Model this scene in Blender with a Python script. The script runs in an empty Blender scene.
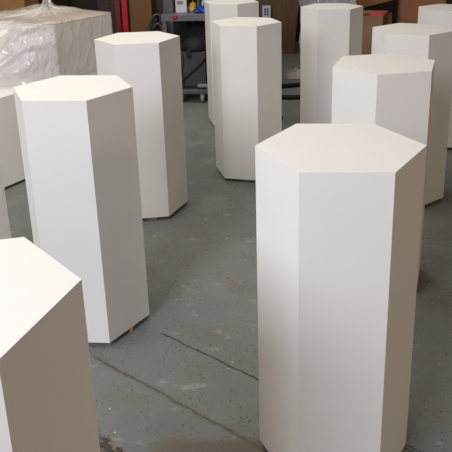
import bpy, bmesh, math, random
from math import sin, cos, pi, radians
from mathutils import Vector, Matrix, noise

S = bpy.context.scene
COL = S.collection
random.seed(7)

# ------------------------------------------------------------------ camera
F_PX, CX, CY = 638.49, 246.05, 128.36
PITCH, ROLL = radians(17.528), radians(1.1445)
cam_data = bpy.data.cameras.new('camera')
cam = bpy.data.objects.new('camera', cam_data)
COL.objects.link(cam)
right0 = Vector((1, 0, 0))
up0 = Vector((0, sin(PITCH), cos(PITCH)))
back = Vector((0, -cos(PITCH), sin(PITCH)))
r_ax = right0 * cos(ROLL) - up0 * sin(ROLL)
u_ax = right0 * sin(ROLL) + up0 * cos(ROLL)
m = Matrix((r_ax, u_ax, back)).transposed().to_4x4()
m.translation = Vector((0, 0, 1.597))
cam.matrix_world = m
cam_data.sensor_width = 36.0
cam_data.lens = F_PX / 452 * 36.0
cam_data.shift_x = -(CX - 226) / 452
cam_data.shift_y = (CY - 226) / 452
cam_data.clip_start = 0.05
S.camera = cam

# ------------------------------------------------------------------ world, lights, exposure
w = bpy.data.worlds.new('workshop_air')
S.world = w
w.use_nodes = True
bg = w.node_tree.nodes['Background']
bg.inputs[0].default_value = (1.0, 0.87, 0.74, 1)
bg.inputs[1].default_value = 0.22


def area(name, loc, target, sx, sy, power, colour):
    d = bpy.data.lights.new(name, 'AREA')
    d.shape = 'RECTANGLE'
    d.size, d.size_y, d.energy, d.color = sx, sy, power, colour
    o = bpy.data.objects.new(name, d)
    COL.objects.link(o)
    o.location = loc
    o.rotation_euler = (Vector(target) - Vector(loc)).to_track_quat('-Z', 'Y').to_euler()
    return o


area('daylight_from_high_window', (-2.4, -1.45, 3.0), (0.1, 2.4, 0.9), 2.0, 1.5, 185, (0.89, 0.90, 1.0))
area('ceiling_strip_light', (-1.3, 2.4, 3.5), (-1.1, 2.4, 0), 2.4, 1.4, 47, (1.0, 0.95, 0.83))
area('ceiling_strip_light.001', (-0.9, 5.2, 3.6), (-0.9, 5.2, 0), 2.6, 1.4, 46, (1.0, 0.98, 0.91))

area('warm_fill_light', (4.1, -0.8, 2.2), (-0.3, 1.2, 0.6), 1.6, 0.8, 29, (1.0, 0.76, 0.56))  # unseen warm fill, added to brighten the sides facing right

S.view_settings.view_transform = 'Standard'
S.view_settings.look = 'None'
S.view_settings.gamma = 1
S.view_settings.use_curve_mapping = False
S.view_settings.exposure = 0.0


# ------------------------------------------------------------------ materials
def srgb(r, g, b):
    f = lambda c: (c / 255 / 12.92) if c / 255 <= 0.04045 else ((c / 255 + 0.055) / 1.055) ** 2.4
    return (f(r), f(g), f(b), 1)


class N:
    """small node-tree writer"""
    def __init__(s, name):
        s.m = bpy.data.materials.new(name)
        s.m.use_nodes = True
        s.t = s.m.node_tree
        s.t.nodes.clear()
        s.out = s.t.nodes.new('ShaderNodeOutputMaterial')

    def add(s, kind, _in=None, **kw):
        n = s.t.nodes.new(kind)
        for k, v in kw.items():
            setattr(n, k, v)
        for k, v in (_in or {}).items():
            s.set(n.inputs[k], v)
        return n

    def set(s, sock, v):
        if isinstance(v, bpy.types.NodeSocket):
            s.t.links.new(v, sock)
        else:
            sock.default_value = v

    def math(s, op, a, b=0.0, c=0.0):
        n = s.t.nodes.new('ShaderNodeMath')
        n.operation = op
        for i, v in enumerate((a, b, c)):
            s.set(n.inputs[i], v)
        return n.outputs[0]

    def smooth(s, v, lo, hi, a=0.0, b=1.0):
        n = s.t.nodes.new('ShaderNodeMapRange')
        n.interpolation_type = 'SMOOTHSTEP'
        s.set(n.inputs['Value'], v)
        s.set(n.inputs['From Min'], lo)
        s.set(n.inputs['From Max'], hi)
        s.set(n.inputs['To Min'], a)
        s.set(n.inputs['To Max'], b)
        return n.outputs['Result']

    def mix(s, fac, a, b):
        n = s.t.nodes.new('ShaderNodeMix')
        n.data_type = 'RGBA'
        s.set(n.inputs[0], fac)
        s.set(n.inputs[6], a)
        s.set(n.inputs[7], b)
        return n.outputs[2]

    def noise(s, vec, scale, detail=3.0, rough=0.55):
        n = s.add('ShaderNodeTexNoise', {'Scale': scale, 'Detail': detail, 'Roughness': rough})
        s.set(n.inputs['Vector'], vec)
        return n.outputs[0]

    def coord(s):
        return s.add('ShaderNodeTexCoord').outputs['Object']

    def bsdf(s, colour, rough=0.6, metal=0.0, spec=0.4, bump=None, bump_d=0.002, bump_s=0.4):
        p = s.add('ShaderNodeBsdfPrincipled')
        s.set(p.inputs['Base Color'], colour)
        s.set(p.inputs['Roughness'], rough)
        s.set(p.inputs['Metallic'], metal)
        s.set(p.inputs['Specular IOR Level'], spec)
        if bump is not None:
            b = s.add('ShaderNodeBump', {'Strength': bump_s, 'Distance': bump_d})
            s.set(b.inputs['Height'], bump)
            s.set(p.inputs['Normal'], b.outputs[0])
        return p.outputs[0]

    def done(s, shader):
        s.t.links.new(shader, s.out.inputs['Surface'])
        return s.m


def simple(name, rgb, rough=0.6, metal=0.0, spec=0.4, var=0.12, scale=6.0):
    n = N(name)
    c = srgb(*rgb)
    k = n.noise(n.coord(), scale)
    dark = tuple(v * (1 - var) for v in c[:3]) + (1,)
    light = tuple(min(1, v * (1 + var)) for v in c[:3]) + (1,)
    return n.done(n.bsdf(n.mix(n.smooth(k, 0.3, 0.7), dark, light), rough, metal, spec, bump=k, bump_d=0.001, bump_s=0.15))


def paint_white():
    n = N('matt_white_paint')
    co = n.coord()
    peel = n.noise(co, 420.0, 2.0)
    cloud = n.noise(co, 3.0, 2.0)
    c = n.mix(n.smooth(cloud, 0.3, 0.7), (0.800, 0.790, 0.765, 1), (0.825, 0.815, 0.790, 1))
    return n.done(n.bsdf(c, 0.72, 0, 0.25, bump=peel, bump_d=0.0004, bump_s=0.35))


def floor_mat():
    n = N('worn_grey_painted_concrete')
    co = n.coord()
    sep = n.add('ShaderNodeSeparateXYZ')
    n.set(sep.inputs[0], co)
    X, Y = sep.outputs[0], sep.outputs[1]
    big = n.noise(co, 1.3, 4.0)
    mid = n.noise(co, 6.0, 5.0, 0.6)
    fine = n.noise(co, 60.0, 3.0, 0.6)
    c = n.mix(n.smooth(big, 0.35, 0.65), srgb(111, 114, 112), srgb(125, 128, 125))
    c = n.mix(n.smooth(mid, 0.46, 0.72, 0, 0.55), c, srgb(114, 107, 93))
    c = n.mix(n.smooth(fine, 0.5, 0.8, 0, 0.45), c, srgb(92, 92, 88))
    # rubbed, paler paint beyond the gangway
    sc = n.add('ShaderNodeMapping', {'Rotation': (0, 0, 0.5), 'Scale': (7.0, 12.0, 1)})
    n.set(sc.inputs[0], co)
    scuff = n.noise(sc.outputs[0], 1.0, 5.0, 0.68)
    c = n.mix(n.smooth(scuff, 0.57, 0.70, 0, 0.7), c, srgb(152, 150, 143))

    # dark chips, sparse and unequal
    for scale, lo, hi, col, amt in ((34.0, 0.10, 0.17, srgb(62, 58, 52), 0.85), (62.0, 0.14, 0.24, srgb(70, 64, 56), 0.75),
                                    (21.0, 0.050, 0.085, srgb(192, 190, 180), 0.9)):
        v = n.add('ShaderNodeTexVoronoi', {'Scale': scale, 'Randomness': 1.0})
        wob = n.add('ShaderNodeVectorMath', operation='ADD')
        nv = n.add('ShaderNodeTexNoise', {'Scale': scale * 1.7, 'Detail': 2.0})
        n.set(nv.inputs['Vector'], co)
        sc2 = n.add('ShaderNodeVectorMath', operation='SCALE')
        n.set(sc2.inputs[0], nv.outputs['Color'])
        n.set(sc2.inputs['Scale'], 0.6 / scale)
        n.set(wob.inputs[0], co)
        n.set(wob.inputs[1], sc2.outputs[0])
        n.set(v.inputs['Vector'], wob.outputs[0])
        sepc = n.add('ShaderNodeSeparateColor')
        n.set(sepc.inputs[0], v.outputs['Color'])
        pick = n.smooth(sepc.outputs[0], 0.30, 0.32)
        spot = n.math('MULTIPLY', n.smooth(v.outputs['Distance'], lo, hi, 1.0, 0.0), pick)
        patchy = n.smooth(mid, 0.36, 0.55)
        c = n.mix(n.math('MULTIPLY', n.math('MULTIPLY', spot, patchy), amt), c, col)

    # two hairline cracks running parallel, each with a brown stained fringe
    wig = n.math('MULTIPLY', n.math('SUBTRACT', n.noise(co, 11.0, 4.0, 0.65), 0.5), 0.030)
    dx, dy = 0.803, -0.596
    crack_h = None
    for (px, py, u0, u1, wd, stain, col) in ((-0.36, 2.26, -0.02, 1.25, 0.0022, 0.010, srgb(52, 47, 41)),
                                             (-0.61, 2.12, -0.02, 0.85, 0.0013, 0.016, srgb(88, 77, 62)),
                                             (0.47, 1.665, -0.1, 0.50, 0.0022, 0.008, srgb(48, 45, 41))):
        ax = n.math('SUBTRACT', X, px)
        ay = n.math('SUBTRACT', Y, py)
        u = n.math('ADD', n.math('MULTIPLY', ax, dx), n.math('MULTIPLY', ay, dy))
        v = n.math('ADD', n.math('SUBTRACT', n.math('MULTIPLY', ay, dx), n.math('MULTIPLY', ax, dy)), wig)
        av = n.math('ABSOLUTE', v)
        rng = n.math('MULTIPLY', n.smooth(u, u0, u0 + 0.02), n.smooth(u, u1 - 0.03, u1, 1.0, 0.0))
        st = n.math('MULTIPLY', n.smooth(av, 0.0, stain, 1.0, 0.0), n.math('MULTIPLY', rng, n.smooth(fine, 0.35, 0.6, 0.25, 0.8)))
        c = n.mix(st, c, srgb(96, 82, 64))
        ck = n.math('MULTIPLY', n.smooth(av, wd * 0.5, wd * 1.5, 1.0, 0.0), rng)
        c = n.mix(ck, c, col)
        crack_h = ck if crack_h is None else n.math('MAXIMUM', crack_h, ck)

    # broken-out patch of bare aggregate at the near end of the slab
    edge = n.math('ADD', n.math('ADD', n.math('MULTIPLY', n.math('SUBTRACT', X, -0.53), 0.596),
                                n.math('MULTIPLY', n.math('SUBTRACT', Y, 1.735), 0.803)),
                  n.math('MULTIPLY', n.math('SUBTRACT', n.noise(co, 14.0, 4.0, 0.65), 0.5), 0.09))
    bare = n.smooth(edge, -0.006, 0.006, 1.0, 0.0)
    agg = n.add('ShaderNodeTexVoronoi', {'Scale': 85.0})
    n.set(agg.inputs['Vector'], co)
    sepa = n.add('ShaderNodeSeparateColor')
    n.set(sepa.inputs[0], agg.outputs['Color'])
    aggc = n.mix(n.smooth(sepa.outputs[0], 0.55, 0.95), srgb(66, 56, 50), srgb(118, 104, 94))
    # only left of the near plinth; further right the strip is a dirty brown film on the slab
    left = n.smooth(X, -0.40, -0.34, 1.0, 0.0)
    c = n.mix(n.math('MULTIPLY', bare, left), c, aggc)
    strip = n.math('MULTIPLY', n.smooth(n.math('ADD', Y, n.math('MULTIPLY', wig, 1.5)), 1.665, 1.70, 0.7, 0.0),
                   n.math('MULTIPLY', n.smooth(X, -0.36, -0.25), n.smooth(X, 0.10, 0.2, 1.0, 0.0)))
    c = n.mix(strip, c, srgb(100, 88, 76))

    h = n.math('SUBTRACT', n.math('MULTIPLY', fine, 0.3), n.math('ADD', crack_h, n.math('MULTIPLY', bare, left)))
    rough = n.smooth(big, 0.3, 0.7, 0.55, 0.72)
    return n.done(n.bsdf(c, rough, 0, 0.35, bump=h, bump_d=0.003, bump_s=0.5))


def film_mat(name, solid=0.42, tint=(0.80, 0.76, 0.72)):
    n = N(name)
    co = n.coord()
    mp = n.add('ShaderNodeMapping', {'Rotation': (0.3, 0.5, 0.4), 'Scale': (3.4, 3.4, 2.0)})
    n.set(mp.inputs[0], co)
    k = n.noise(mp.outputs[0], 1.0, 5.0, 0.62)
    ridge = n.math('ABSOLUTE', n.math('SUBTRACT', k, 0.5))
    k2 = n.noise(co, 26.0, 3.0)
    hgt = n.math('ADD', n.math('MULTIPLY', n.smooth(ridge, 0.0, 0.06, 1.0, 0.0), 0.8), n.math('MULTIPLY', k2, 0.12))
    sh = n.bsdf((*tint, 1), 0.13, 0, 1.0, bump=hgt, bump_d=0.02, bump_s=0.42)
    tr = n.add('ShaderNodeBsdfTransparent', {'Color': (0.95, 0.94, 0.93, 1)}).outputs[0]
    mx = n.add('ShaderNodeMixShader')
    fac = n.smooth(n.noise(mp.outputs[0], 0.6, 3.0), 0.3, 0.7, solid - 0.14, solid + 0.16)
    n.set(mx.inputs[0], fac)
    n.set(mx.inputs[1], tr)
    n.set(mx.inputs[2], sh)
    return n.done(mx.outputs[0])


def wood_mat(name, a, b, scale=(2, 2, 14), rough=0.6):
    n = N(name)
    mp = n.add('ShaderNodeMapping', {'Scale': scale})
    n.set(mp.inputs[0], n.coord())
    k = n.noise(mp.outputs[0], 1.5, 5.0, 0.6)
    return n.done(n.bsdf(n.mix(n.smooth(k, 0.3, 0.7), srgb(*a), srgb(*b)), rough, 0, 0.3, bump=k, bump_d=0.001, bump_s=0.2))


WHITE = paint_white()
FLOOR = floor_mat()
FILM = film_mat('clear_polythene', 0.38)
FILM_C = film_mat('layered_polythene', 0.60, (0.82, 0.79, 0.80))
FILM_B = film_mat('cloudy_polythene', 0.55, (0.75, 0.74, 0.78))
CARD = wood_mat('cardboard', (146, 104, 66), (158, 114, 74), (3, 3, 3), 0.8)
CARD_D = wood_mat('dull_cardboard', (112, 82, 50), (124, 92, 58), (3, 3, 3), 0.85)
CARD_R = wood_mat('worn_cardboard', (138, 108, 80), (152, 120, 92), (3, 3, 3), 0.85)
BOARD = wood_mat('brown_hardboard', (92, 66, 46), (104, 76, 54), (14, 2, 2))
BOARD_R = wood_mat('reddish_board', (172, 116, 86), (184, 126, 95), (14, 2, 2))
DARKB = wood_mat('dark_brown_board', (58, 42, 32), (70, 52, 40), (14, 2, 2))
MAROON = simple('dark_maroon_board', (58, 36, 34))
BLACK = simple('black_steel', (24, 25, 27), 0.45)
BLACKB = simple('black_board', (22, 22, 22), 0.7)
RUBBER = simple('black_rubber', (20, 21, 24), 0.6)
RED = simple('red_steel_paint', (176, 26, 30), 0.4)
RED_D = simple('dark_red_steel_paint', (118, 20, 24), 0.45)
STEEL = simple('grey_steel', (112, 112, 116), 0.4, 0.3)
STEEL_D = simple('dark_grey_steel', (84, 84, 88), 0.5)
VAC = simple('charcoal_plastic', (66, 66, 68), 0.55)
BLACKV = simple('matt_black_plastic', (16, 16, 18), 0.7)
PALE = simple('pale_grey_plastic', (128, 126, 126), 0.4)
BLUE = simple('blue_plastic', (34, 58, 150), 0.35)
YELLOW = simple('yellow_plastic', (196, 160, 60), 0.4)
PAPER = simple('white_card', (205, 203, 208), 0.7, var=0.04)
PINK = simple('red_pink_plastic', (232, 92, 104), 0.45)
REDB = simple('shaded_red_plastic', (150, 24, 36), 0.45)  # red darkened for the shadow inside the carton
GREEN = simple('green_plastic', (60, 108, 78), 0.5)
WOOD = wood_mat('raw_offcut_wood', (150, 116, 82), (170, 134, 98), (20, 20, 4))
LID = simple('beige_card', (196, 176, 164), 0.7, var=0.05)
TAPE = simple('brown_parcel_tape', (150, 116, 74), 0.25)


# ------------------------------------------------------------------ helpers
def obj(name, bm, mat, parent=None, bevel=0.0, smooth=False, loc=None):
    bmesh.ops.recalc_face_normals(bm, faces=bm.faces[:])
    me = bpy.data.meshes.new(name)
    bm.to_mesh(me)
    bm.free()
    me.materials.append(mat)
    if smooth:
        for p in me.polygons:
            p.use_smooth = True
    o = bpy.data.objects.new(name, me)
    COL.objects.link(o)
    if parent:
        o.parent = parent
    if loc:
        o.location = loc
    if bevel:
        b = o.modifiers.new('bevel', 'BEVEL')
        b.width = bevel
        b.segments = 2
        b.limit_method = 'ANGLE'
    return o


def thing(name, label, cat, loc=(0, 0, 0), rz=0.0, group=None):
    o = bpy.data.objects.new(name, None)
    o.empty_display_size = 0.1
    COL.objects.link(o)
    o.location = loc
    o.rotation_euler = (0, 0, rz)
    tag(o, label, cat, group)
    return o


def tag(o, label, cat, group=None):
    o['label'] = label
    o['category'] = cat
    if group:
        o['group'] = group


def box(bm, x0, x1, y0, y1, z0, z1, mat=None):
    vs = [bm.verts.new((x, y, z)) for z in (z0, z1) for y in (y0, y1) for x in (x0, x1)]
    for f in ((0, 1, 3, 2), (4, 5, 7, 6), (0, 1, 5, 4), (2, 3, 7, 6), (0, 2, 6, 4), (1, 3, 7, 5)):
        bm.faces.new([vs[i] for i in f])
    if mat is not None:
        bmesh.ops.transform(bm, matrix=mat, verts=vs)
    return vs


def mbox(*a, mat=None):
    bm = bmesh.new()
    box(bm, *a, mat=mat)
    return bm


def prism(bm, r, z0, z1, n=6, a0=0.0, cx=0.0, cy=0.0, r2=None):
    r2 = r if r2 is None else r2
    lo = [bm.verts.new((cx + r * cos(a0 + 2 * pi * i / n), cy + r * sin(a0 + 2 * pi * i / n), z0)) for i in range(n)]
    hi = [bm.verts.new((cx + r2 * cos(a0 + 2 * pi * i / n), cy + r2 * sin(a0 + 2 * pi * i / n), z1)) for i in range(n)]
    bm.faces.new(lo[::-1])
    bm.faces.new(hi)
    for i in range(n):
        bm.faces.new((lo[i], lo[(i + 1) % n], hi[(i + 1) % n], hi[i]))


def tube(bm, pts, r, seg=8, closed=False):
    pts = [Vector(p) for p in pts]
    rings = []
    n = len(pts)
    up = Vector((0, 0, 1))
    for i, p in enumerate(pts):
        if closed:
            t = pts[(i + 1) % n] - pts[i - 1]
        else:
            t = pts[min(i + 1, n - 1)] - pts[max(i - 1, 0)]
        t.normalize()
        ref = up if abs(t.dot(up)) < 0.95 else Vector((1, 0, 0))
        a = t.cross(ref).normalized()
        b = t.cross(a).normalized()
        rr = r[i] if isinstance(r, (list, tuple)) else r
        rings.append([bm.verts.new(p + (a * cos(2 * pi * k / seg) + b * sin(2 * pi * k / seg)) * rr) for k in range(seg)])
    for i in range(n if closed else n - 1):
        A, B = rings[i], rings[(i + 1) % n]
        for k in range(seg):
            bm.faces.new((A[k], A[(k + 1) % seg], B[(k + 1) % seg], B[k]))
    if not closed:
        bm.faces.new(rings[0][::-1])
        bm.faces.new(rings[-1])


def lathe(bm, prof, seg=20, cx=0.0, cy=0.0):
    rings = [[bm.verts.new((cx + r * cos(2 * pi * k / seg), cy + r * sin(2 * pi * k / seg), z)) for k in range(seg)] for r, z in prof]
    for A, B in zip(rings, rings[1:]):
        for k in range(seg):
            bm.faces.new((A[k], A[(k + 1) % seg], B[(k + 1) % seg], B[k]))
    bm.faces.new(rings[0][::-1])
    bm.faces.new(rings[-1])


def structure(name, bm, mat, bevel=0.0):
    o = obj(name, bm, mat, bevel=bevel)
    o['kind'] = 'structure'
    return o


# ------------------------------------------------------------------ setting
structure('floor', mbox(-4.6, 4.6, -3.0, 9.4, -0.12, 0.0), FLOOR)
structure('wall_back', mbox(-4.6, 4.6, 9.2, 9.4, 0.0, 3.8), simple('dark_brick_paint', (64, 48, 40), 0.8))
structure('wall_right', mbox(4.4, 4.6, -3.0, 9.2, 0.0, 3.8), simple('brown_brick_paint', (120, 92, 74), 0.8))  # unseen wall, made brown to bounce warm light and block ambient from the right
wl = bmesh.new()
box(wl, -4.6, -4.4, 2.0, 9.2, 0.0, 3.8)
box(wl, -4.6, -4.4, -3.0, 2.0, 3.1, 3.8)
structure('wall_left', wl, simple('cream_wall_paint', (170, 160, 146), 0.8))


# ------------------------------------------------------------------ hexagon plinths
LIFT = 0.02


def plinth(label, x, y, rot, r, h, foot_mat=RUBBER, feet=(), foot_label=None):
    t = thing('hexagon_plinth', label, 'plinth', (x, y, 0), rot, 'matt white hexagon plinths')
    bm = bmesh.new()
    prism(bm, r, LIFT, LIFT + h - 0.018)
    obj('column', bm, WHITE, t)
    bm = bmesh.new()
    prism(bm, r, LIFT + h - 0.018, LIFT + h)
    o = obj('top_panel', bm, WHITE, t)
    for fx, fy, fm, fl in feet:
        bm = mbox(fx - 0.025, fx + 0.025, fy - 0.02, fy + 0.02, 0.0, LIFT)
        f = obj('foot', bm, fm, t)
        if fl:
            f['label'] = fl
    return t


def ring(r, a0, mats=None):
    out = []
    for k in range(3):
        a = a0 + k * 2 * pi / 3
        fm, fl = (mats or {}).get(k, (RUBBER, None))
        out.append((r * cos(a), r * sin(a), fm, fl))
    return out


plinth('large white hexagon plinth standing nearest on the right, its whole top in view', 0.2560, 1.6463, -0.0642, 0.2325, 1.003, feet=ring(0.13, 0.4))
plinth('white hexagon plinth in front of the wrapped box, standing on a wooden offcut', -0.6637, 2.3900, -0.0727, 0.2343, 1.0025,
       feet=[(0.5 * 0.2343 * 0.72, -0.21 * 0.72, RUBBER, None), (0.158, -0.078, WOOD, 'raw wooden offcut foot'), (-0.14, 0.03, RUBBER, None), (0.05, 0.15, RUBBER, None)])
plinth('white hexagon plinth in front of the red posts and brown cardboard sheet', -0.5927, 3.5313, 0.1273, 0.2339, 1.0024,
       feet=[(0.02, -0.17, PALE, 'pale grey foot'), (0.13, 0.08, RUBBER, None), (-0.13, 0.08, RUBBER, None)])
plinth('white hexagon plinth beside the workbench, mostly hidden behind another plinth', -0.1009, 5.2575, -0.2948, 0.2316, 1.001, feet=ring(0.13, 0.2))
plinth('white hexagon plinth in the middle gangway raised on a green foot', 0.0120, 4.0797, -0.2416, 0.2300, 1.0017,
       feet=[(0.036, -0.166, GREEN, 'green foot'), (0.13, 0.08, RUBBER, None), (-0.13, 0.08, RUBBER, None)])
plinth('white hexagon plinth directly behind the large nearest plinth on the right', 0.6000, 2.6926, 0.1925, 0.2330, 1.007, feet=ring(0.13, 0.9))
plinth('white hexagon plinth in front of the open carton with red contents', 0.9634, 3.6267, -0.4131, 0.2347, 1.0056, feet=ring(0.13, 0.5))
plinth('white hexagon plinth cut off at the top right corner before the reddish board', 1.4980, 4.6415, -0.4050, 0.2315, 0.9936, feet=ring(0.13, 0.5))
plinth('white hexagon plinth standing between the leaning brown board and the open carton', 0.6617, 4.8319, -0.0652, 0.2319, 0.996, feet=ring(0.13, 0.5))
plinth('white hexagon plinth nearest at the lower left, cut off by the frame', -0.5216, 0.9486, 0.2245, 0.2306, 0.987, feet=ring(0.13, 0.5))
plinth('white hexagon plinth at the left edge, only a shaded sliver of its side showing', -1.27, 2.53, 0.0, 0.2325, 1.0, feet=ring(0.13, 0.5))

# ------------------------------------------------------------------ long low plinth with a wrapped box on it
ANG = math.atan2(0.8612, 0.5083)          # direction of their long front
low = thing('low_plinth', 'long low white square plinth at the left carrying the wrapped box', 'plinth', (-1.2824, 4.3084, 0), ANG)
# local x runs to the right and away along the front, local y to the left and back
obj('column', mbox(-0.95, 0.60, 0.0, 0.95, LIFT, 0.587), WHITE, low, bevel=0.002)
obj('top_panel', mbox(-0.95, 0.60, 0.0, 0.95, 0.587, 0.605), WHITE, low, bevel=0.002)
obj('base', mbox(-0.90, 0.55, 0.05, 0.90, 0.0, LIFT), BLACKB, low)

wb = thing('wrapped_box', 'square white box wrapped in crinkled clear plastic on the low plinth', 'box', (-1.2824, 4.3084, 0.605), ANG)
BX, BY, BZ = 0.575, 0.86, 0.392
obj('box_body', mbox(0.0, BX, 0.0, BY, 0.002, BZ - 0.006), WHITE, wb, bevel=0.003)
o = obj('lid', mbox(0.0, BX, 0.0, BY, BZ - 0.006, BZ), LID, wb)
o['label'] = 'pinkish beige lid'


def film_wrap():
    bm = bmesh.new()
    nside, nz, nt = 132, 26, 22
    cx, cy = 0.30, 0.36                     # where the film is gathered on top
    per = []
    # perimeter of the box from the near corner anticlockwise, evenly spaced
    L = 2 * (BX + BY)
    for i in range(nside):
        s = L * i / nside
        if s < BX:
            p = (s, 0.0, 0, -1)
        elif s < BX + BY:
            p = (BX, s - BX, 1, 0)
        elif s < 2 * BX + BY:
            p = (BX - (s - BX - BY), BY, 0, 1)
        else:
            p = (0.0, BY - (s - 2 * BX - BY), -1, 0)
        per.append(p)
    rows = []
    for j in range(nz):
        t = j / (nz - 1)
        row = []
        for (x, y, nx, ny) in per:
            z = 0.006 + t * (BZ + 0.004)
            q = Vector((x * 5, y * 5, z * 5))
            wr = noise.noise(q * 1.3) * 0.5 + noise.noise(q * 3.1) * 0.3
            ridge = 1 - abs(noise.noise(Vector((x * 9 + z * 5, y * 9 + z * 6, z * 3 + 4)))) * 2.2
            leftness = 1.0 if nx == -1 else 0.0
            edge = min(1.0, y / 0.08) if leftness else 0.0
            off = 0.009 + 0.006 * wr + 0.003 * max(0, ridge)
            if leftness:
                bulge = (sin(pi * min(1, (1 - t) * 0.66 + 0.02)) ** 0.8) * (0.5 + 0.5 * sin(min(1, y / 0.5) * pi / 2))
                off += edge * (0.29 * bulge + 0.07 * wr + 0.06 * max(0, ridge))
            if nx == 1:
                off += 0.012 * (1 - t)
            row.append(bm.verts.new((x + nx * off, y + ny * off, max(0.004, z + 0.006 * wr * t))))
        rows.append(row)
    top0 = rows[-1]
    for j in range(1, nt):
        t = j / nt
        row = []
        for i, v in enumerate(top0):
            x = v.co.x + (cx - v.co.x) * t
            y = v.co.y + (cy - v.co.y) * t
            ang = math.atan2(y - cy, x - cx)
            pleat = sin(ang * 13 + 2 * noise.noise(Vector((x * 6, y * 6, 2)))) * 0.010 * (0.3 + t)
            lump = noise.noise(Vector((x * 5, y * 5, 9))) * 0.018 * sin(pi * min(1, t * 1.2))
            rise = 0.012 * t + 0.060 * t ** 5
            back_rise = 0.05 * max(0, min(1, (x - 0.2) / 0.4)) * max(0, min(1, y / 0.3)) * sin(pi * t)
            row.append(bm.verts.new((x, y, BZ + 0.012 + rise + pleat * 0.6 + max(-0.004, lump) + back_rise)))
        rows.append(row)
    for A, B in zip(rows, rows[1:]):
        for k in range(nside):
            bm.faces.new((A[k], A[(k + 1) % nside], B[(k + 1) % nside], B[k]))
    return bm, cx, cy


fb, kx, ky = film_wrap()
wrap = obj('plastic_wrap', fb, FILM, wb, smooth=True)
wrap.data.materials.append(FILM_C)          # several layers of film bunched over the left face
for p in wrap.data.polygons:
    c = p.center
    if c.x < 0.004 and c.z < BZ:
        p.material_index = 1
# gathered, twisted neck and the loose frill above it
bm = bmesh.new()
prof = [(0.045, 0.0), (0.030, 0.03), (0.026, 0.055), (0.036, 0.085), (0.062, 0.115), (0.080, 0.14)]
rings = []
for r, z in prof:
    rings.append([bm.verts.new(((r * (1 + 0.28 * sin(k * 5 * 2 * pi / 40 + z * 30))) * cos(2 * pi * k / 40),
                                (r * (1 + 0.28 * sin(k * 7 * 2 * pi / 40))) * sin(2 * pi * k / 40), z)) for k in range(40)])
for A, B in zip(rings, rings[1:]):
    for k in range(40):
        bm.faces.new((A[k], A[(k + 1) % 40], B[(k + 1) % 40], B[k]))
obj('gathered_neck', bm, FILM, wrap, smooth=True, loc=(kx, ky, BZ + 0.075))

# ------------------------------------------------------------------ things behind on the left
t = thing('cardboard_carton', 'brown cardboard carton behind the wrapped box at the top left corner', 'carton', (-2.36, 6.3, 0), 0.04)
obj('carton_body', mbox(-0.30, 0.30, -0.25, 0.25, 0.0, 1.25), CARD, t, bevel=0.004)
bm = bmesh.new()
box(bm, -0.30, -0.005, -0.25, 0.25, 1.25, 1.256)
box(bm, 0.005, 0.30, -0.25, 0.25, 1.25, 1.256)
obj('top_flaps', bm, CARD, t)
obj('parcel_tape', mbox(-0.03, 0.03, -0.252, 0.252, 1.256, 1.258), TAPE, t)


def leaning(name, label, cat, x0, x1, y, zt, mat, thick=0.02, lean=0.05, group=None, z0=0.0):
    """sheet standing on the floor, its top tipped back"""
    t = thing(name, label, cat, ((x0 + x1) / 2, y, z0), 0.0, group)
    hw = (x1 - x0) / 2
    bm = mbox(-hw, hw, 0, thick, 0.0, zt)
    bmesh.ops.rotate(bm, verts=bm.verts[:], cent=(0, 0, 0), matrix=Matrix.Rotation(-lean, 3, 'X'))
    return t, bm


t, bm = leaning('board', 'black sheet standing in for the dark gap behind the cardboard carton and the wrapped box', 'board', -2.60, -2.14, 7.9, 1.5, BLACKB)  # added black sheet, fills the dark gap in the background
bm.verts.ensure_lookup_table()
obj('sheet', bm, BLACKB, t)
t, bm = leaning('board', 'wide dark brown board behind the gathered plastic of the wrapped box', 'board', -2.13, -1.86, 8.0, 1.5, DARKB)
obj('sheet', bm, DARKB, t)
t, bm = leaning('board', 'narrow black board behind the back corner of the wrapped box', 'board', -1.85, -1.71, 7.6, 1.45, BLACKB)
obj('sheet', bm, BLACKB, t)
t, bm = leaning('board', 'dark brown board left of the red steel posts', 'board', -1.70, -1.44, 7.5, 1.45, DARKB)
obj('sheet', bm, DARKB, t)


def red_post(label, x, y, mat, wd):
    t = thing('steel_post', label, 'post', (x, y, 0), 0.0, 'red steel posts')
    bm = bmesh.new()
    box(bm, -wd / 2, wd / 2, 0, 0.006, 0.006, 2.4)
    box(bm, -wd / 2, -wd / 2 + 0.006, 0.006, 0.05, 0.006, 2.4)
    box(bm, wd / 2 - 0.006, wd / 2, 0.006, 0.05, 0.006, 2.4)
    obj('upright', bm, mat, t)
    obj('base_plate', mbox(-wd / 2 - 0.004, wd / 2 + 0.004, -0.02, 0.07, 0, 0.006), mat, t)


red_post('darker red steel post, the left one beside the dark brown board', -1.418, 7.25, RED_D, 0.055)
red_post('bright red steel post against the left edge of the cardboard sheet', -1.340, 7.25, RED, 0.060)

t, bm = leaning('cardboard_sheet', 'tall brown cardboard sheet leaning right of the red posts', 'cardboard', -1.295, -1.045, 7.3, 1.5, CARD_D, 0.015, 0.03)
obj('sheet', bm, CARD_D, t)
t, bm = leaning('board', 'dark maroon board between the cardboard sheet and the workbench', 'board', -1.04, -0.80, 7.5, 1.5, MAROON, 0.02, 0.03)
obj('sheet', bm, MAROON, t)

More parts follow.
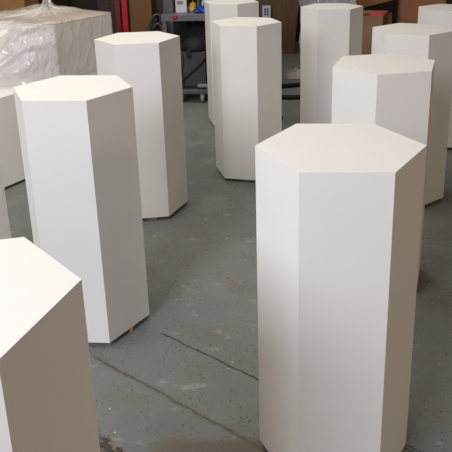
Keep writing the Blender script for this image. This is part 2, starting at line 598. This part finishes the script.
# workbench
bench = thing('workbench', 'grey steel workbench behind the plinths with bags on its top', 'workbench', (-0.40, 6.55, 0))
obj('bench_top', mbox(-0.40, 0.42, -0.32, 0.32, 0.775, 0.80), STEEL, bench, bevel=0.003)
obj('front_rail', mbox(-0.40, 0.42, -0.335, -0.32, 0.735, 0.80), STEEL, bench, bevel=0.003)
for lx, ly in ((-0.375, -0.29), (0.395, -0.29), (-0.375, 0.29), (0.395, 0.29)):
    obj('leg', mbox(lx - 0.02, lx + 0.02, ly - 0.02, ly + 0.02, 0.0, 0.775), STEEL, bench)
obj('under_bench_shade', mbox(-0.355, 0.375, 0.285, 0.30, 0.05, 0.77), BLACK, bench)  # black sheet added to stand in for the shade under the bench
bm = bmesh.new()
lathe(bm, [(0.022, 0), (0.022, 0.010), (0.014, 0.018)], 14)
bmesh.ops.rotate(bm, verts=bm.verts[:], cent=(0, 0, 0), matrix=Matrix.Rotation(pi / 2, 3, 'X'))
o = obj('knob', bm, RED, bench, loc=(-0.265, -0.335, 0.775))
o['label'] = 'red knob'
for bx in (-0.20, -0.06, -0.01):
    bm = bmesh.new()
    lathe(bm, [(0.010, 0), (0.010, 0.006), (0.006, 0.010)], 10)
    bmesh.ops.rotate(bm, verts=bm.verts[:], cent=(0, 0, 0), matrix=Matrix.Rotation(pi / 2, 3, 'X'))
    obj('bolt', bm, PALE, bench, loc=(bx, -0.335, 0.765 if bx > -0.1 else 0.785))

t = thing('metal_case', 'dark grey metal case on the left end of the workbench top', 'case', (-0.745, 6.55, 0.80))
obj('case_body', mbox(-0.05, 0.05, -0.18, 0.18, 0.0, 0.17), STEEL_D, t, bevel=0.004)
obj('lid', mbox(-0.051, 0.051, -0.181, 0.181, 0.17, 0.20), STEEL_D, t, bevel=0.004)
obj('clasp', mbox(-0.015, 0.015, -0.187, -0.181, 0.15, 0.19), STEEL, t)
t = thing('carton', 'small white carton on the workbench, left of the yellow bag', 'box', (-0.62, 6.42, 0.80), 0.08)
obj('carton_body', mbox(-0.055, 0.055, -0.05, 0.05, 0.0, 0.15), PAPER, t, bevel=0.002)
obj('printed_panel', mbox(-0.04, 0.02, -0.0515, -0.05, 0.08, 0.11), PALE, t)
obj('lid', mbox(-0.056, 0.056, -0.051, 0.051, 0.15, 0.158), PAPER, t)


def bag(label, loc, sx, sy, sz, mat, seed, cat='bag', name='plastic_bag'):
    t = thing(name, label, cat, loc)
    bm = bmesh.new()
    bmesh.ops.create_icosphere(bm, subdivisions=4, radius=1.0)
    for v in bm.verts:
        n_ = noise.noise(v.co * 1.6 + Vector((seed, 0, 0))) * 0.28 + noise.noise(v.co * 4 + Vector((0, seed, 0))) * 0.14
        c = v.co * (1 + n_)
        v.co = Vector((c.x * sx, c.y * sy, max(-0.62, c.z) * sz))
    lo = min(v.co.z for v in bm.verts)
    for v in bm.verts:
        v.co.z -= lo
    top = max(v.co.z for v in bm.verts)
    obj('pouch', bm, mat, t, smooth=True)
    bm = bmesh.new()
    tube(bm, [(0.0, 0, top - 0.02), (0.005, 0.0, top + 0.004), (0.012, 0.0, top + 0.02)], [0.010, 0.006, 0.016], 10)
    obj('twisted_end', bm, mat, t, smooth=True)
    return t


bag('crumpled yellow bag in the middle of the workbench top', (-0.510, 6.45, 0.80), 0.040, 0.06, 0.055, YELLOW, 3.0)
bag('blue plastic bag slumped at the front right of the workbench top', (-0.395, 6.31, 0.80), 0.085, 0.06, 0.042, BLUE, 5.0)
bag('white and pale bag behind the blue bag on the workbench', (-0.368, 6.47, 0.80), 0.05, 0.06, 0.11, PAPER, 8.0)
bag('small green bag between the yellow bag and the white bag on the workbench', (-0.450, 6.46, 0.80), 0.015, 0.04, 0.08, GREEN, 11.0)

# hose coil hanging on the end of the bench
hc = thing('hose_coil', 'coiled dark grey ribbed hose hanging left of the workbench', 'hose', (-0.895, 6.62, 0.0))
bm = bmesh.new()
for r, dy in ((0.22, 0.0), (0.175, 0.035), (0.13, 0.0)):
    n_ = 44
    pts = [(0.42 * r * cos(2 * pi * k / n_), dy + 0.02 * sin(2 * pi * k / n_), 0.52 + r * 1.05 * sin(2 * pi * k / n_)) for k in range(n_)]
    tube(bm, pts, [0.017 if k % 2 else 0.013 for k in range(n_)], 8, closed=True)
obj('coil', bm, VAC, hc, smooth=True)
bm = bmesh.new()
tube(bm, [(0.0, 0.03, 0.0), (0.0, 0.03, 0.3), (0, 0.03, 0.62), (0, 0.03, 0.80)], 0.014, 8)
obj('hanger', bm, BLACK, hc)
obj('hanger_foot', mbox(-0.09, 0.09, -0.06, 0.12, 0, 0.012), BLACK, hc)

# vacuum under the bench
vc = thing('vacuum_cleaner', 'charcoal workshop vacuum cleaner on castors under the workbench', 'vacuum cleaner', (-0.47, 6.06, 0))
bm = bmesh.new()
box(bm, -0.15, 0.15, -0.16, 0.16, 0.165, 0.485)
bmesh.ops.bevel(bm, geom=[e for e in bm.edges if abs(e.verts[0].co.z - e.verts[1].co.z) > 0.1], offset=0.05, segments=4, affect='EDGES')
for v in bm.verts:
    if v.co.z < 0.3:
        v.co.x *= 0.96
        v.co.y *= 0.96
tank = obj('tank', bm, VAC, vc)
bm = bmesh.new()
lathe(bm, [(0.135, 0.486), (0.14, 0.50), (0.130, 0.54), (0.095, 0.585), (0.05, 0.60), (0.02, 0.604)], 28)
obj('motor_head', bm, BLACKV, vc, smooth=True)
bm = bmesh.new()
box(bm, -0.17, 0.18, -0.175, 0.175, 0.085, 0.135)
obj('chassis', bm, STEEL_D, vc, bevel=0.012)
bm = bmesh.new()
box(bm, -0.13, 0.13, -0.14, 0.14, 0.135, 0.165)
obj('chassis_neck', bm, BLACK, vc)
obj('bumper', mbox(0.02, 0.19, -0.195, -0.150, 0.155, 0.185), PALE, vc, bevel=0.008)
bm = bmesh.new()
tube(bm, [(-0.16, -0.168, 0.19), (-0.10, -0.172, 0.24), (-0.02, -0.172, 0.31), (0.05, -0.172, 0.37), (0.10, -0.172, 0.43), (0.12, -0.168, 0.49), (0.11, -0.15, 0.53)], 0.010, 8)
obj('cable', bm, RUBBER, vc, smooth=True)
obj('latch', mbox(-0.07, -0.03, -0.178, -0.158, 0.44, 0.51), BLACK, vc, bevel=0.004)
for cx_, cy_ in ((0.06, -0.15), (-0.14, -0.13), (0.12, 0.13), (-0.14, 0.13)):
    bm = bmesh.new()
    lathe(bm, [(0.038, -0.014), (0.042, -0.009), (0.042, 0.009), (0.038, 0.014)], 18)
    bmesh.ops.rotate(bm, verts=bm.verts[:], cent=(0, 0, 0), matrix=Matrix.Rotation(pi / 2, 3, 'Y'))
    bmesh.ops.translate(bm, verts=bm.verts[:], vec=(cx_, cy_, 0.042))
    wheel = obj('castor', bm, PALE, vc)
    bm = bmesh.new()
    box(bm, cx_ - 0.022, cx_ - 0.016, cy_ - 0.014, cy_ + 0.014, 0.030, 0.080)
    box(bm, cx_ + 0.016, cx_ + 0.022, cy_ - 0.014, cy_ + 0.014, 0.030, 0.080)
    box(bm, cx_ - 0.022, cx_ + 0.022, cy_ - 0.014, cy_ + 0.014, 0.078, 0.086)
    obj('fork', bm, STEEL, wheel)

# ------------------------------------------------------------------ middle background
t = thing('board', 'brown board leaning behind the middle plinths with a paper tag beside it', 'board', (0.30, 8.25, 0))
bm = bmesh.new()
box(bm, -0.36, 0.345, 0.0, 0.025, 0.0, 1.2)
for v in bm.verts:
    if v.co.x > 0:
        v.co.x += 0.10 * v.co.z
bmesh.ops.rotate(bm, verts=bm.verts[:], cent=(0, 0, 0), matrix=Matrix.Rotation(-0.06, 3, 'X'))
sheet = obj('sheet', bm, BOARD, t)
bm = bmesh.new()
tube(bm, [(0.0, -0.004, 0), (0.0, -0.004, 0.30)], 0.003, 6)
tagt = thing('hanging_tag', 'white paper tag with blue print hanging beside the brown board', 'tag', (0.290, 8.20, 0.492))
obj('string', bm, PALE, tagt, loc=(0.0, 0.02, 0.14))
obj('card', mbox(-0.052, 0.052, 0.0, 0.004, 0.0, 0.145), PAPER, tagt)
bm = bmesh.new()
for zz, x0, x1 in ((0.098, -0.030, -0.004), (0.098, 0.004, 0.030), (0.068, -0.030, -0.004), (0.068, 0.004, 0.030), (0.035, -0.030, -0.004), (0.035, 0.004, 0.030)):
    box(bm, x0, x1, -0.0015, 0.0, zz - 0.011, zz + 0.011)
obj('print', bm, BLUE, tagt)

t = thing('wrapped_box', 'tall pale box under cloudy plastic behind the plinth right of the brown board', 'box', (1.02, 7.75, 0))
obj('box_body', mbox(-0.30, 0.30, 0.0, 0.14, 0.0, 1.0), PALE, t, bevel=0.004)
bm = bmesh.new()
nx_, nz_ = 40, 44
grid = []
for j in range(nz_):
    row = []
    for i in range(nx_):
        x = -0.345 + 0.68 * i / (nx_ - 1)
        z = 0.02 + 1.02 * j / (nz_ - 1)
        y = -0.03 - 0.022 * noise.noise(Vector((x * 9, z * 5, 1))) - 0.012 * sin(x * 60 + 4 * noise.noise(Vector((x * 3, z * 3, 7))))
        row.append(bm.verts.new((x + 0.03 * noise.noise(Vector((z * 6, 3, 1))), y, z)))
    grid.append(row)
for A, B in zip(grid, grid[1:]):
    for k in range(nx_ - 1):
        bm.faces.new((A[k], A[k + 1], B[k + 1], B[k]))
obj('plastic_wrap', bm, FILM_B, t, smooth=True)

# black hose: one loop lying across the gangway
bm = bmesh.new()
pts = [(-0.25, 6.36, 0.018), (0.0, 6.40, 0.018), (0.2, 6.37, 0.018), (0.4, 6.41, 0.018), (0.6, 6.46, 0.018), (0.8, 6.44, 0.018), (0.93, 6.34, 0.018), (0.97, 6.20, 0.018),
       (0.92, 6.07, 0.018), (0.78, 5.99, 0.018), (0.6, 5.97, 0.018), (0.45, 5.95, 0.018), (0.28, 5.98, 0.018), (0.1, 6.03, 0.018), (-0.1, 6.02, 0.018)]
fine_pts = []
for i in range(len(pts) - 1):
    p0, p1, p2, p3 = (Vector(pts[max(i - 1, 0)]), Vector(pts[i]), Vector(pts[i + 1]), Vector(pts[min(i + 2, len(pts) - 1)]))
    for k in range(5):
        u = k / 5
        fine_pts.append(0.5 * ((2 * p1) + (p2 - p0) * u + (2 * p0 - 5 * p1 + 4 * p2 - p3) * u * u + (3 * p1 - p0 - 3 * p2 + p3) * u ** 3))
tube(bm, [(p[0], p[1], 0.023) for p in fine_pts], 0.023, 10)
tag(obj('rubber_hose', bm, RUBBER, smooth=True), 'black rubber hose looping across the floor behind the middle plinths', 'hose')

# scrap of film on the floor
bm = bmesh.new()
grid = []
for j in range(26):
    row = []
    for i in range(26):
        x, y = -0.16 + 0.32 * i / 25, -0.24 + 0.48 * j / 25
        fall = max(0.0, 1 - (abs(x) / 0.16) ** 3) * max(0.0, 1 - (abs(y) / 0.24) ** 3)
        z = 0.004 + 0.05 * fall * (0.5 + abs(noise.noise(Vector((x * 13, y * 13, 3)))) * 1.2)
        row.append(bm.verts.new((x + 0.03 * noise.noise(Vector((y * 8, 1, 5))), y, z)))
    grid.append(row)
for A, B in zip(grid, grid[1:]):
    for k in range(25):
        bm.faces.new((A[k], A[k + 1], B[k + 1], B[k]))
o = obj('plastic_scrap', bm, FILM, smooth=True, loc=(0.62, 7.05, 0.0))
tag(o, 'crumpled pale plastic scrap lying on the floor before the leaning board', 'plastic scrap')
bm = bmesh.new()
lathe(bm, [(0.009, 0.0), (0.011, 0.004), (0.006, 0.03)], 10)
tag(obj('rubber_plug', bm, RUBBER, loc=(0.312, 5.29, 0.0)), 'tiny black plug standing on the floor right of the green-footed plinth', 'plug')

# ------------------------------------------------------------------ right background
CA = -0.33
RX0, RX1, RZ = 1.446, 2.022, 0.604
t = thing('open_carton', 'open brown carton holding red packages behind the right-hand plinths', 'carton', (1.518, 7.0, 0), CA)
# local origin at the near corner; x runs to the left when negative, y away
obj('front_panel', mbox(-0.52, 0.0, 0.0, 0.012, 0.0, 0.635), CARD_R, t)
obj('side_panel', mbox(-0.012, 0.0, 0.012, 0.50, 0.0, 0.635), CARD_R, t)
obj('side_panel', mbox(-0.52, -0.508, 0.012, 0.50, 0.0, 0.635), CARD_R, t)
obj('back_panel', mbox(-0.508, -0.012, 0.488, 0.50, 0.0, 0.635), CARD_R, t)
obj('base_panel', mbox(-0.508, -0.012, 0.012, 0.488, 0.0, 0.012), CARD_R, t)


def in_carton(label, x0, x1, y0, y1, z0, z1, mat):
    c = Matrix.Rotation(CA, 3, 'Z') @ Vector(((x0 + x1) / 2, (y0 + y1) / 2, 0)) + Vector((1.518, 7.0, 0))
    p = thing('package', label, 'package', (c.x, c.y, z0), CA, 'red packages in the open carton')
    hx, hy = (x1 - x0) / 2, (y1 - y0) / 2
    obj('wrapper', mbox(-hx, hx, -hy, hy, 0.0, z1 - z0), mat, p, bevel=0.006)
    obj('seal_strip', mbox(-hx + 0.01, hx - 0.01, -0.008, 0.008, z1 - z0, z1 - z0 + 0.002), mat, p)


in_carton('pink-red package at the right side of the open carton', -0.17, -0.02, 0.03, 0.47, 0.012, 0.628, PINK)
in_carton('red package coloured as shaded in the open carton, left of the pink-red one', -0.49, -0.19, 0.03, 0.47, 0.012, 0.60, REDB)

# black trolley rack whose top rail recedes behind the carton
RA = math.atan2(8.6 - 7.8, RX1 - RX0)
t = thing('trolley_rack', 'black steel trolley rack standing behind the open carton', 'rack', (RX1, 8.6, 0), RA)
rl = math.hypot(8.6 - 7.8, RX1 - RX0)
for x_ in (0.0, -rl):
    obj('upright', mbox(x_ - 0.028, x_ + 0.028, -0.028, 0.028, 0.0, 0.95 if x_ == 0 else RZ + 0.03), BLACK, t, bevel=0.003)
obj('rail', mbox(-rl + 0.028, -0.028, -0.015, 0.015, RZ - 0.12, RZ + 0.03), BLACK, t, bevel=0.003)
obj('rail', mbox(-rl + 0.028, -0.028, -0.015, 0.015, 0.10, 0.14), BLACK, t, bevel=0.003)

t, bm = leaning('board', 'brown board behind the black trolley rack', 'board', 1.25, 2.08, 8.85, 1.4, BOARD_R, 0.02, 0.03)
obj('sheet', bm, BOARD_R, t)
t, bm = leaning('board', 'reddish brown board standing right of the black trolley rack', 'board', 2.09, 2.74, 8.72, 1.4, BOARD_R, 0.02, 0.03)
obj('sheet', bm, BOARD_R, t)
t, bm = leaning('board', 'dark board at the top right corner beyond the reddish board', 'board', 2.76, 3.3, 8.75, 1.4, MAROON, 0.02, 0.03)
obj('sheet', bm, MAROON, t)
